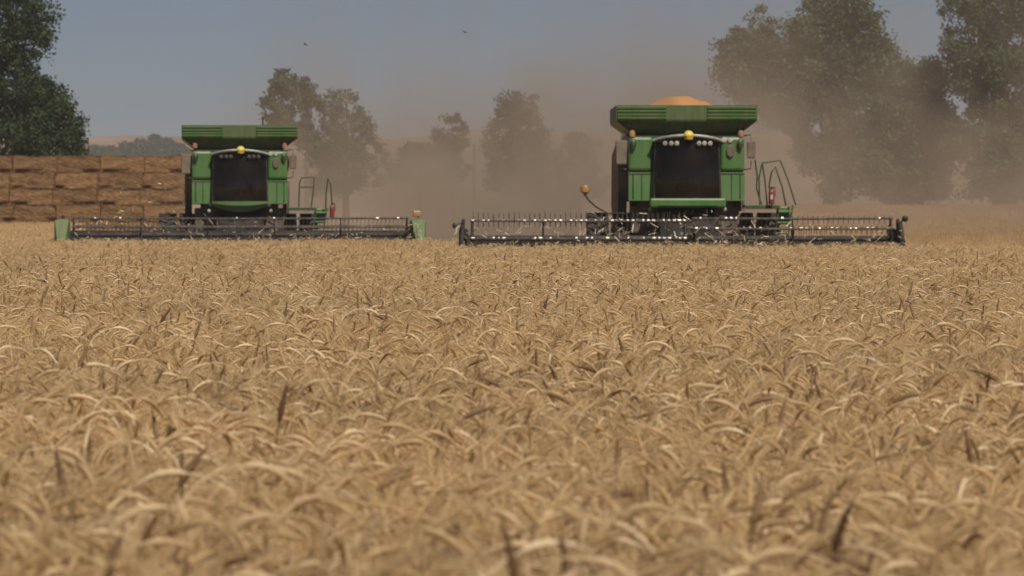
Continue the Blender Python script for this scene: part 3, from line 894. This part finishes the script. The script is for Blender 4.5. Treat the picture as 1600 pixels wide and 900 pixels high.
    rails = [[(1.74, 2.7, 3.02), (1.80, 2.7, 2.6), (1.78, 2.7, 2.3), (1.92, 2.7, 1.86)],
             [(1.86, 2.66, 1.87), (1.84, 2.66, 2.55), (1.92, 2.66, 2.94), (2.38, 2.66, 3.0), (2.58, 2.66, 2.5), (2.78, 2.66, 1.86)],
             [(2.2, 2.95, 1.86), (2.12, 2.95, 2.35), (2.18, 2.95, 2.7), (2.28, 2.95, 2.84), (2.45, 2.95, 2.35), (2.55, 2.95, 1.86)],
             [(1.92, 2.66, 2.94), (1.99, 2.66, 2.5), (2.05, 2.66, 1.87)]]
    if not front:
        rails = [[(1.82, 2.7, 1.87), (1.84, 2.7, 2.6), (1.9, 2.7, 2.78), (2.3, 2.7, 2.8), (2.26, 2.7, 2.3), (2.2, 2.7, 1.87)],
                 [(1.84, 2.7, 2.5), (2.28, 2.7, 2.5)],
                 [(2.64, 2.66, 1.5), (2.66, 2.66, 2.3), (2.72, 2.66, 2.76), (2.80, 2.66, 2.6), (2.88, 2.66, 1.5)]]
    for p in rails:
        mb = MB(); mb.tube(p, 0.021 if front else 0.024, 6); mb.build("handrail", M_dkgreen, t, True)
    # ---- amber corner light on its bent stalk
    if front:
        mb = MB(); mb.tube([(-1.5, 2.9, 1.66), (-2.0, 2.7, 1.66), (-2.3, 2.6, 1.82), (-2.5, 2.6, 2.0), (-2.57, 2.6, 2.12)], 0.022, 8)
        st = mb.build("light_stalk", M_black, t, True)
        mb = MB(); mb.lathe([(0.025, -0.14), (0.05, -0.07), (0.11, -0.02), (0.12, 0.1), (0.10, 0.14), (0.02, 0.15)], (-2.58, 2.58, 2.22), 'z', 16)
        mb.build("corner_light", M_amber, st, True)
    return t

CR = make_combine((4.46, 90.0, 0), R(0.6), 10.9, -0.27, "front", "nearer green combine harvester on the right with a heap of grain above its tank")
CL = make_combine((-8.17, 110.0, 0), R(5.0), 10.75, 0.0, "rear", "farther green combine harvester on the left with pale green ends on its header")

# grain heaped in the right combine's tank
def grain_heap():
    bm = bmesh.new(); n = 40; g = []
    for j in range(n + 1):
        row = []
        for i in range(n + 1):
            u, v = 2 * i / n - 1, 2 * j / n - 1
            rr = math.sqrt(u * u * 1.0 + v * v * 0.9)
            h = 0.64 * max(0, 1 - max(0, rr - 0.28) / 0.66) if rr > 0.28 else 0.64
            h = 0.62 * (1 - sst(0.10, 1.0, rr + 0.05 * math.sin(u * 7 + 1) * math.sin(v * 5))) ** 0.9 + 0.014 * math.sin(u * 19 + v * 7) + 0.02 * math.sin(u * 11 + 2.0) + random.uniform(-.006, .006)
            row.append(bm.verts.new((u * 1.72, v * 2.0, 4.06 + float(h))))
        g.append(row)
    for j in range(n):
        for i in range(n): bm.faces.new((g[j][i], g[j][i + 1], g[j + 1][i + 1], g[j + 1][i]))
    edge = [g[0][i] for i in range(n + 1)] + [g[j][n] for j in range(1, n + 1)] + [g[n][i] for i in range(n - 1, -1, -1)] + [g[j][0] for j in range(n - 1, 0, -1)]
    low = [bm.verts.new((v.co.x * 0.98, v.co.y * 0.98, 4.02)) for v in edge]
    for a in range(len(edge)):
        b = (a + 1) % len(edge); bm.faces.new((edge[a], low[a], low[b], edge[b]))
    bm.faces.new(low)
    bmesh.ops.recalc_face_normals(bm, faces=bm.faces)
    me = bpy.data.meshes.new("grain_heap"); bm.to_mesh(me); bm.free()
    o = link_mesh("grain_heap", me, M_grain, None, True)
    o.matrix_world = Matrix.Translation((4.46, 90, 0)) @ Matrix.Rotation(R(0.6), 4, 'Z') @ Matrix.Translation((-0.05, 4.8, 0))
    tag(o, "orange-tan heap of wheat grain showing above the right combine's tank", "grain")
grain_heap()

def fire_extinguisher(base, loc, label):
    t = empty("fire_extinguisher", loc, 0, label, "fire extinguisher")
    mb = MB(); mb.lathe([(0.05, 0), (0.075, 0.02), (0.078, 0.3), (0.06, 0.36), (0.025, 0.39)], (0, 0, 0), 'z', 16)
    mb.build("cylinder", M_red, t, True)
    mb = MB(); mb.lathe([(0.022, 0.385), (0.026, 0.43)], (0, 0, 0), 'z', 10); mb.box((0.03, 0, 0.44), (0.13, 0.03, 0.025), bev=0.006)
    mb.tube([(0.02, 0, 0.42), (0.09, -0.02, 0.4), (0.1, -0.02, 0.2)], 0.01, 6)
    mb.build("valve", M_black, t)
    if base is CL: return
    mb = MB(); mb.box((0, -0.0775, 0.19), (0.06, 0.008, 0.12), bev=0.002); mb.build("sticker", M_lamp, t)
fire_extinguisher(CR, (4.42 + 2.16, 90 + 2.52, 1.88), "red fire extinguisher by the ladder rails of the right combine")
fire_extinguisher(CL, (-8.42 + 2.66 + 0.22, 110 + 2.35, 1.55), "red fire extinguisher by the ladder rails of the left combine")

# ------------------------------------------------------------------ small birds in the sky
M_bird = mat("dark_feathers", (0.02, 0.018, 0.016), (0.05, 0.045, 0.04), scale=20, rough=0.8)
def bird(px, py, d, rz, flap, label):
    bm = bmesh.new()
    # one continuous body: rings from beak to tail, wings grown from the side faces
    prof = [(-0.085, 0.003, 0.003), (-0.07, 0.012, 0.012), (-0.055, 0.017, 0.018), (-0.035, 0.02, 0.02), (0.0, 0.026, 0.024), (0.035, 0.02, 0.018), (0.06, 0.012, 0.008), (0.10, 0.022, 0.003)]
    rings = [[bm.verts.new((w * math.cos(a), y, h * math.sin(a))) for a in [k * math.pi / 4 for k in range(8)]] for y, w, h in prof]
    for a, b in zip(rings, rings[1:]):
        for k in range(8): bm.faces.new((a[k], a[(k + 1) % 8], b[(k + 1) % 8], b[k]))
    bm.faces.new(rings[0][::-1]); bm.faces.new(rings[-1])
    for s in (1, -1):
        r0, r1 = rings[3][0 if s > 0 else 4], rings[5][0 if s > 0 else 4]
        prev = (r0, r1)
        for (x, y0, y1, z) in ((0.07, -0.045, 0.03, 0.5), (0.13, -0.03, 0.03, 0.9), (0.20, 0.02, 0.035, 1.2)):
            q = (bm.verts.new((s * x, y0, z * flap)), bm.verts.new((s * x, y1, z * flap - 0.002)))
            bm.faces.new((prev[0], q[0], q[1], prev[1])); prev = q
    me = bpy.data.meshes.new("bird"); bm.to_mesh(me); bm.free()
    md = link_mesh("bird", me, M_bird, None, True)
    s = md.modifiers.new("thick", 'SOLIDIFY'); s.thickness = 0.004
    md.location = (wx(px, d), d, wz(py, d)); md.rotation_euler = (R(8), R(10), rz)
    tag(md, label, "bird", "birds in the sky")
bird(478, 70, 150, R(70), 0.03, "small dark bird in the sky above the left combine")
bird(727, 51, 140, R(35), 0.05, "small dark bird higher in the sky between the combines")

# ------------------------------------------------------------------ wheat
def stalk_mesh(seed, height, bend, head_len, awn=True, lod=0, kind=0):
    r = np.random.default_rng(seed)
    V, F = [], []
    # centre line: straight straw, then a bow that carries the head
    n_bow = 7 if lod == 0 else 4
    pts = [np.array([0, 0, -0.02]), np.array([0, 0, height * 0.45]), np.array([r.normal(0, .008), r.normal(0, .008), height * 0.72])]
    ang = 0.03; p = pts[-1].copy(); bow = height * (0.22, 0.225, 0.2)[kind]
    for k in range(n_bow):
        ang = bend * 0.62 * ((k + 1) / n_bow) ** 1.15
        p = p + np.array([math.sin(ang), 0, math.cos(ang)]) * bow / n_bow
        pts.append(p.copy())
    def ring(c, t, rad, seg, squash=1.0):
        t = t / np.linalg.norm(t)
        u = np.array([0, 1.0, 0]); w = np.cross(t, u); w /= np.linalg.norm(w)
        b = len(V)
        for k in range(seg):
            a = 2 * math.pi * k / seg
            V.append(c + rad * (math.cos(a) * w + squash * math.sin(a) * u))
        return b
    def skin(path, rads, seg, squash=1.0):
        prev = None
        for i, c in enumerate(path):
            t = path[min(i + 1, len(path) - 1)] - path[max(i - 1, 0)]
            b = ring(c, t, rads[i], seg, squash)
            if prev is not None:
                for k in range(seg):
                    k2 = (k + 1) % seg
                    F.append((prev + k, prev + k2, b + k2, b + k))
            prev = b
    skin(pts, [0.0019] * 3 + [(0.0018, 0.0023, 0.0022)[kind]] * n_bow, 3)
    # head
    nh = 10 if lod == 0 else 5
    hp = []; hr = []; ds = []
    q = pts[-1].copy(); a0 = bend * 0.62
    for k in range(nh + 1):
        f = k / nh
        a = a0 + bend * 0.38 * f
        d = np.array([math.sin(a), 0, math.cos(a)])
        hp.append(q.copy()); ds.append(d)
        prof = (0.0062, 0.0080, 0.0085)[kind] * min(1, 0.35 + 3.2 * f) * (1 - 0.55 * max(0, (f - 0.45) / 0.55))
        hr.append(prof * ((1.15 if k % 2 else 0.82) if lod == 0 else 1.0))
        q = q + d * head_len / nh
    skin(hp, hr, 5 if lod == 0 else 4, 0.8)
    # awns
    if awn:
        na = ((24, 10), (9, 5), (14, 7))[kind][lod]
        for k in range(na):
            f = 0.1 + 0.9 * k / na
            i = min(int(f * nh), nh)
            d = ds[i]; side = np.array([-d[2], 0, d[0]]) * r.normal(0, (.28, .13, .13)[kind]) * -1 + np.array([0, 1, 0]) * r.normal(0, (.28, .13, .13)[kind])
            dd = d + side; dd /= np.linalg.norm(dd)
            ln = r.uniform(0.05, 0.09) * (1, 0.7, 0.8)[kind] * (1 if lod == 0 else 1.05)
            wv = np.cross(dd, r.normal(size=3)); wv = wv / np.linalg.norm(wv) * (0.0010 if lod == 0 else 0.0017)
            b = len(V)
            V.extend([hp[i] - wv, hp[i] + wv, hp[i] + dd * ln])
            F.append((b, b + 1, b + 2, b + 2))
    # dry leaves
    for k in range(3 if lod == 0 else 2):
        z = height * r.uniform(0.5, 0.9); az = r.uniform(0, 6.28); ln = r.uniform(0.12, 0.2)
        o = np.array([0, 0, z]); u = np.array([math.cos(az), math.sin(az), 0]); s = np.array([-u[1], u[0], 0]) * 0.005
        prev = None
        for j in range(4):
            f = j / 3; c = o + u * ln * (0.75 * f) + np.array([0, 0, ln * (0.65 * f - 1.05 * f * f)])
            w = s * (1 - 0.85 * f) + np.array([0, 0, 0.002 * f])
            b = len(V); V.extend([c - w, c + w])
            if prev is not None: F.append((prev, prev + 1, b + 1, b))
            prev = b
    V = np.array(V)
    tri = []
    for f in F:
        tri.append((f[0], f[1], f[2]))
        if f[3] != f[2]: tri.append((f[0], f[2], f[3]))
    me = np_mesh("stalk", V, np.array(tri), 3)
    me.materials.append((M_wheat, M_wheat_pale, M_wheat_dark)[kind])
    return me

def proto_collection(name, meshes):
    col = bpy.data.collections.new(name)
    for i, me in enumerate(meshes):
        o = bpy.data.objects.new(f"{name}_{i:02d}", me)
        col.objects.link(o)
    return col

def scatter_object(name, P, rot, scl, idx, col):
    me = bpy.data.meshes.new(name)
    me.vertices.add(len(P)); me.vertices.foreach_set("co", np.asarray(P, np.float32).ravel())
    a = me.attributes.new("rot", 'FLOAT_VECTOR', 'POINT'); a.data.foreach_set("vector", np.asarray(rot, np.float32).ravel())
    a = me.attributes.new("scl", 'FLOAT', 'POINT'); a.data.foreach_set("value", np.asarray(scl, np.float32))
    a = me.attributes.new("pick", 'INT', 'POINT'); a.data.foreach_set("value", np.asarray(idx, np.int32))
    o = bpy.data.objects.new(name, me); C.objects.link(o)
    o["kind"] = "stuff"
    ng = bpy.data.node_groups.new(name + "_nodes", 'GeometryNodeTree')
    ng.interface.new_socket("Geometry", in_out='INPUT', socket_type='NodeSocketGeometry')
    ng.interface.new_socket("Geometry", in_out='OUTPUT', socket_type='NodeSocketGeometry')
    N = ng.nodes
    gi = N.new("NodeGroupInput"); go = N.new("NodeGroupOutput")
    iop = N.new("GeometryNodeInstanceOnPoints")
    ci = N.new("GeometryNodeCollectionInfo"); ci.inputs["Collection"].default_value = col
    ci.inputs["Separate Children"].default_value = True; ci.inputs["Reset Children"].default_value = True
    def attr(n, ty):
        q = N.new("GeometryNodeInputNamedAttribute"); q.data_type = ty; q.inputs["Name"].default_value = n; return q.outputs["Attribute"]
    ln = ng.links.new
    ln(gi.outputs[0], iop.inputs["Points"]); ln(ci.outputs[0], iop.inputs["Instance"])
    iop.inputs["Pick Instance"].default_value = True
    ln(attr("pick", 'INT'), iop.inputs["Instance Index"])
    e2r = N.new("FunctionNodeEulerToRotation"); ln(attr("rot", 'FLOAT_VECTOR'), e2r.inputs[0]); ln(e2r.outputs[0], iop.inputs["Rotation"])
    ln(attr("scl", 'FLOAT'), iop.inputs["Scale"])
    ln(iop.outputs[0], go.inputs[0])
    md = o.modifiers.new("scatter", 'NODES'); md.node_group = ng
    return o

bends = [0.5, 0.8, 1.1, 1.4, 1.7, 2.0, 0.65, 0.95, 1.25, 1.55] + [2.0, 2.3, 2.6, 2.8] + [0.25, 0.7, 1.6, 2.2]   # the mass of the crop, tall bowed stalks, brown weathered ones
KIND = [0] * 10 + [1] * 4 + [2] * 4
def variant(i, seed, lod):
    k = KIND[i]; b = bends[i]
    h = (0.79 - 0.10 * (b < 0.9) + 0.045 * math.sin(i * 2.3), 0.91 + 0.05 * math.sin(i * 1.7), 0.80 + 0.06 * (b > 1.5))[k]
    return stalk_mesh(seed + i, h, b, (0.088, 0.10, 0.10)[k] + 0.01 * math.cos(i), True, lod, k)
near = [variant(i, 100, 0) for i in range(len(bends))]
far = [variant(i, 200, 1) for i in range(len(bends))]
wheat_col = proto_collection("wheat_stalk", near + far)

HR0, HR1 = 4.42 - 0.28 - 5.6, 4.42 - 0.28 + 5.7        # swath of the right combine
HL0, HL1 = -8.2 - 5.5, -8.2 + 5.5                    # swath of the left combine
def standing(x, y):
    """where the crop is still uncut"""
    ok = y < 90.15
    ok |= (x < HR0) & (y < 110.0 + (x + 8.2) * math.tan(R(5.0)) + 0.1)
    ok |= (x < HL0) & (y < 199)
    return ok
def spread(y0, y1, dens, k=0.175, m=3.4):
    half = lambda y: k * y + m
    area = (half(y0) + half(y1)) * (y1 - y0)
    n = int(area * dens)
    y = y0 + (y1 - y0) * rng.random(n * 2)
    keep = rng.random(n * 2) < half(y) / half(y1)
    y = y[keep][:n]
    x = (rng.random(len(y)) * 2 - 1) * half(y)
    s = standing(x, y)
    return x[s], y[s]
bands = [(3.2, 9, 520), (9, 18, 520), (18, 30, 380), (30, 45, 240), (45, 65, 160), (65, 90.4, 120), (90.4, 112, 110)]
xs, ys, lod = [], [], []
for (a, b, dn) in bands:
    x, y = spread(a, b, dn); xs.append(x); ys.append(y); lod.append(np.full(len(x), 0 if b <= 30 else 1))
n = 16000
y = 112 + 87 * rng.random(n); x = -(rng.uniform(0.118, 0.165, n)) * y
s = standing(x, y); xs.append(x[s]); ys.append(y[s]); lod.append(np.full(s.sum(), 1))
X = np.concatenate(xs); Y = np.concatenate(ys); LOD = np.concatenate(lod)
n = len(X)
# slow height waves and a common lean with the breeze
wave = 0.05 * np.sin(X * 0.9 + Y * 0.35) + 0.04 * np.sin(X * 0.31 - Y * 0.8 + 1.0)
scl = np.clip(1.05 + 0.6 * wave + rng.normal(0, 0.065, n), 0.82, 1.24)
az = np.where(rng.random(n) < 0.4, rng.normal(0.0, 0.6, n) + math.pi * (rng.random(n) < 0.42), rng.uniform(0, 2 * math.pi, n))
rot = np.stack([rng.normal(0, 0.10, n), rng.normal(0.03, 0.10, n), az], 1)
q = rng.random(n)
pick = np.where(q < 0.03, rng.integers(14, 18, n), np.where(q < 0.09, rng.integers(10, 14, n), rng.integers(0, 10, n))) + LOD * len(bends)
P = np.stack([X, Y, ground_z(X, Y)], 1)
scatter_object("standing_wheat", P, rot, scl, pick, wheat_col)
print("wheat stalks", n)

# stubble left behind the combines
def stub_mesh(seed):
    r = np.random.default_rng(seed); V, F = [], []
    for k in range(26):
        c = np.array([r.normal(0, 0.22), r.normal(0, 0.05), 0]); h = r.uniform(0.12, 0.24); t = r.normal(0, 0.03, 2)
        if r.random() < 0.3: c = c + np.array([0, 0, 0.02]); top = c + np.array([r.normal(0, .2), r.normal(0, .2), r.uniform(0.01, 0.09)])
        else: top = c + np.array([t[0], t[1], h])
        a = r.uniform(0, 6.28); w = np.array([math.cos(a), math.sin(a), 0]) * 0.004
        b = len(V); V.extend([c - w, c + w, top + w, top - w]); F.append((b, b + 1, b + 2, b + 3))
    me = np_mesh("stub", np.array(V), np.array(F), 4); me.materials.append(M_stub); return me
stub_col = proto_collection("stubble_tuft", [stub_mesh(s) for s in range(6)])
ns = 34000
y = 91.5 + 105 * rng.random(ns) ** 1.2
y = np.round(y / 0.3) * 0.3 + rng.normal(0, 0.03, ns)                       # drill rows
x = rng.uniform(-16, 1, ns); rightside = rng.random(ns) < 0.72
x = np.where(rightside, rng.uniform(-3, 1, ns) * 0 + rng.uniform(-0.02, 0.172, ns) * y, x)
k = ~standing(x, y) & (y > np.where(x < HR0, 111.5, 91.5))
x, y = x[k], y[k]
scatter_object("stubble", np.stack([x, y, ground_z(x, y)], 1), np.stack([np.zeros(len(x)), np.zeros(len(x)), rng.normal(0, 0.2, len(x))], 1), rng.uniform(0.8, 1.3, len(x)), rng.integers(0, 6, len(x)), stub_col)

# bits of straw thrown up round the reels
M_chaff = mat("pale_chaff", (0.55, 0.42, 0.24), (0.72, 0.62, 0.45), scale=9, rough=0.7)
def flying_straw():
    V, F = [], []
    def bits(n, x0, x1, yc, zlo, zhi, ln, w, conc=None):
        for _ in range(n):
            x = rng.uniform(x0, x1) if conc is None else rng.normal(conc[0], conc[1])
            c = np.array([x, yc + rng.normal(0, 0.35), zlo + (zhi - zlo) * rng.random() ** 2.2])
            d = rng.normal(size=3); d /= np.linalg.norm(d); s = np.cross(d, rng.normal(size=3)); s /= np.linalg.norm(s)
            l = ln * rng.uniform(0.4, 1.3); b = len(V)
            q = w * rng.uniform(0.6, 1.4)
            V.extend([c - d * l - s * q, c - d * l + s * q, c + d * l + s * q * .6 + np.array([0, 0, -.1 * l]), c + d * l - s * q * .6]); F.append((b, b + 1, b + 2, b + 3))
    bits(700, HR0, HR1, 90.0, 0.85, 1.4, 0.10, 0.006)
    bits(110, 0, 1, 90.0, 0.95, 1.75, 0.10, 0.009, (4.3, 1.3))
    bits(420, HL0, HL1, 110.0, 0.88, 1.45, 0.09, 0.007)
    bits(40, 0, 1, 109.7, 1.3, 2.6, 0.06, 0.012, (-11.4, 0.7))
    me = np_mesh("flying_straw", np.array(V), np.array(F), 4)
    o = link_mesh("flying_straw", me, M_chaff); o["kind"] = "stuff"
flying_straw()

# ------------------------------------------------------------------ dust thrown up behind the combines, and the air of the place
def volume_box(name, lo, hi, build):
    lo, hi = Vector(lo), Vector(hi)
    mb = MB(); mb.box((0, 0, 0), hi - lo)
    m = bpy.data.materials.new(name); m.use_nodes = True
    nt = m.node_tree; nt.nodes.clear()
    out = nt.nodes.new("ShaderNodeOutputMaterial"); pv = nt.nodes.new("ShaderNodeVolumePrincipled")
    build(nt, pv)
    nt.links.new(pv.outputs[0], out.inputs["Volume"])
    o = mb.build(name, m)
    o.location = (lo + hi) / 2
    o["kind"] = "stuff"
    return o

def dust_build(x_in, x_out, y_in, y_out, base, hs, dens, nscale, seed):
    def f(nt, pv):
        pv.inputs["Color"].default_value = (0.52, 0.432, 0.348, 1)
        pv.inputs["Anisotropy"].default_value = 0.1
        geo = nt.nodes.new("ShaderNodeNewGeometry")
        sp = nt.nodes.new("ShaderNodeSeparateXYZ"); nt.links.new(geo.outputs["Position"], sp.inputs[0])
        def val(v): q = nt.nodes.new("ShaderNodeValue"); q.outputs[0].default_value = v; return q.outputs[0]
        def ma(op, a, b=None):
            q = nt.nodes.new("ShaderNodeMath"); q.operation = op
            for i, s in enumerate((a, b)):
                if s is None: continue
                if isinstance(s, (int, float)): q.inputs[i].default_value = s
                else: nt.links.new(s, q.inputs[i])
            return q.outputs[0]
        def ramp(s, a, b):
            q = nt.nodes.new("ShaderNodeMapRange"); q.interpolation_type = 'SMOOTHSTEP'
            nt.links.new(s, q.inputs[0]); q.inputs[1].default_value = a; q.inputs[2].default_value = b; q.inputs[3].default_value = 0; q.inputs[4].default_value = 1
            return q.outputs[0]
        mp = nt.nodes.new("ShaderNodeMapping"); mp.inputs["Location"].default_value = (seed * 3.1, seed * 1.7, seed); mp.inputs["Scale"].default_value = (1, 0.45, 0.8)
        nt.links.new(geo.outputs["Position"], mp.inputs[0])
        nz = nt.nodes.new("ShaderNodeTexNoise"); nz.inputs["Scale"].default_value = nscale; nz.inputs["Detail"].default_value = 3; nz.inputs["Distortion"].default_value = 0.4
        nt.links.new(mp.outputs[0], nz.inputs["Vector"])
        # height scale grows to the right, downwind
        hz = ma('ADD', ma('MULTIPLY', ramp(sp.outputs[0], hs[0], hs[1]), hs[3] - hs[2]), hs[2])
        puff = ma('ADD', ma('MULTIPLY', nz.outputs[0], 1.5), 0.25)
        zz = ma('MAXIMUM', ma('SUBTRACT', sp.outputs[2], base), 0)
        fall = ma('EXPONENT', ma('MULTIPLY', ma('POWER', ma('DIVIDE', zz, ma('MULTIPLY', hz, puff)), 1.5), -1.0))
        tail = ma('EXPONENT', ma('MULTIPLY', ma('POWER', ma('DIVIDE', zz, ma('MULTIPLY', hz, 2.6)), 2.0), -1.0))
        fall = ma('ADD', ma('MULTIPLY', fall, 0.89), ma('MULTIPLY', tail, 0.11))
        mask = ma('MULTIPLY', ma('MULTIPLY', ramp(sp.outputs[0], *x_in), ramp(sp.outputs[0], *x_out)), ma('MULTIPLY', ramp(sp.outputs[1], *y_in), ramp(sp.outputs[1], *y_out)))
        body = ma('ADD', ma('MULTIPLY', ramp(nz.outputs[0], 0.38, 0.66), 1.4), 0.12)
        n2 = nt.nodes.new("ShaderNodeTexNoise"); n2.inputs["Scale"].default_value = 0.11; n2.inputs["Detail"].default_value = 2
        nt.links.new(mp.outputs[0], n2.inputs["Vector"])
        body = ma('MULTIPLY', body, ma('ADD', ma('MULTIPLY', ramp(n2.outputs[0], 0.32, 0.68), 1.1), 0.5))
        d = ma('MULTIPLY', ma('MULTIPLY', ma('MULTIPLY', fall, mask), body), dens)
        nt.links.new(d, pv.inputs["Density"])
    return f
# left machine's plume drifts right; the right machine's plume fills the right half
volume_box("dust_cloud", (-13, 121, -0.3), (16, 192, 19), dust_build((-12.5, -6), (16, 6), (121, 130), (192, 170), 0.2, (-10, 4, 3.4, 3.4), 0.12, 0.24, 1))
volume_box("dust_cloud", (2, 134, -0.3), (40, 203, 24), dust_build((2.5, 9), (39.5, 26), (140, 160), (203, 190), 1.2, (4, 24, 4.6, 5.0), 0.040, 0.22, 2))

def haze_build(nt, pv):
    pv.inputs["Color"].default_value = (0.80, 0.83, 0.9, 1)
    pv.inputs["Anisotropy"].default_value = 0.2
    pv.inputs["Density"].default_value = 0.00026
volume_box("haze", (-1000, -60, -9), (1000, 3100, 60), haze_build)
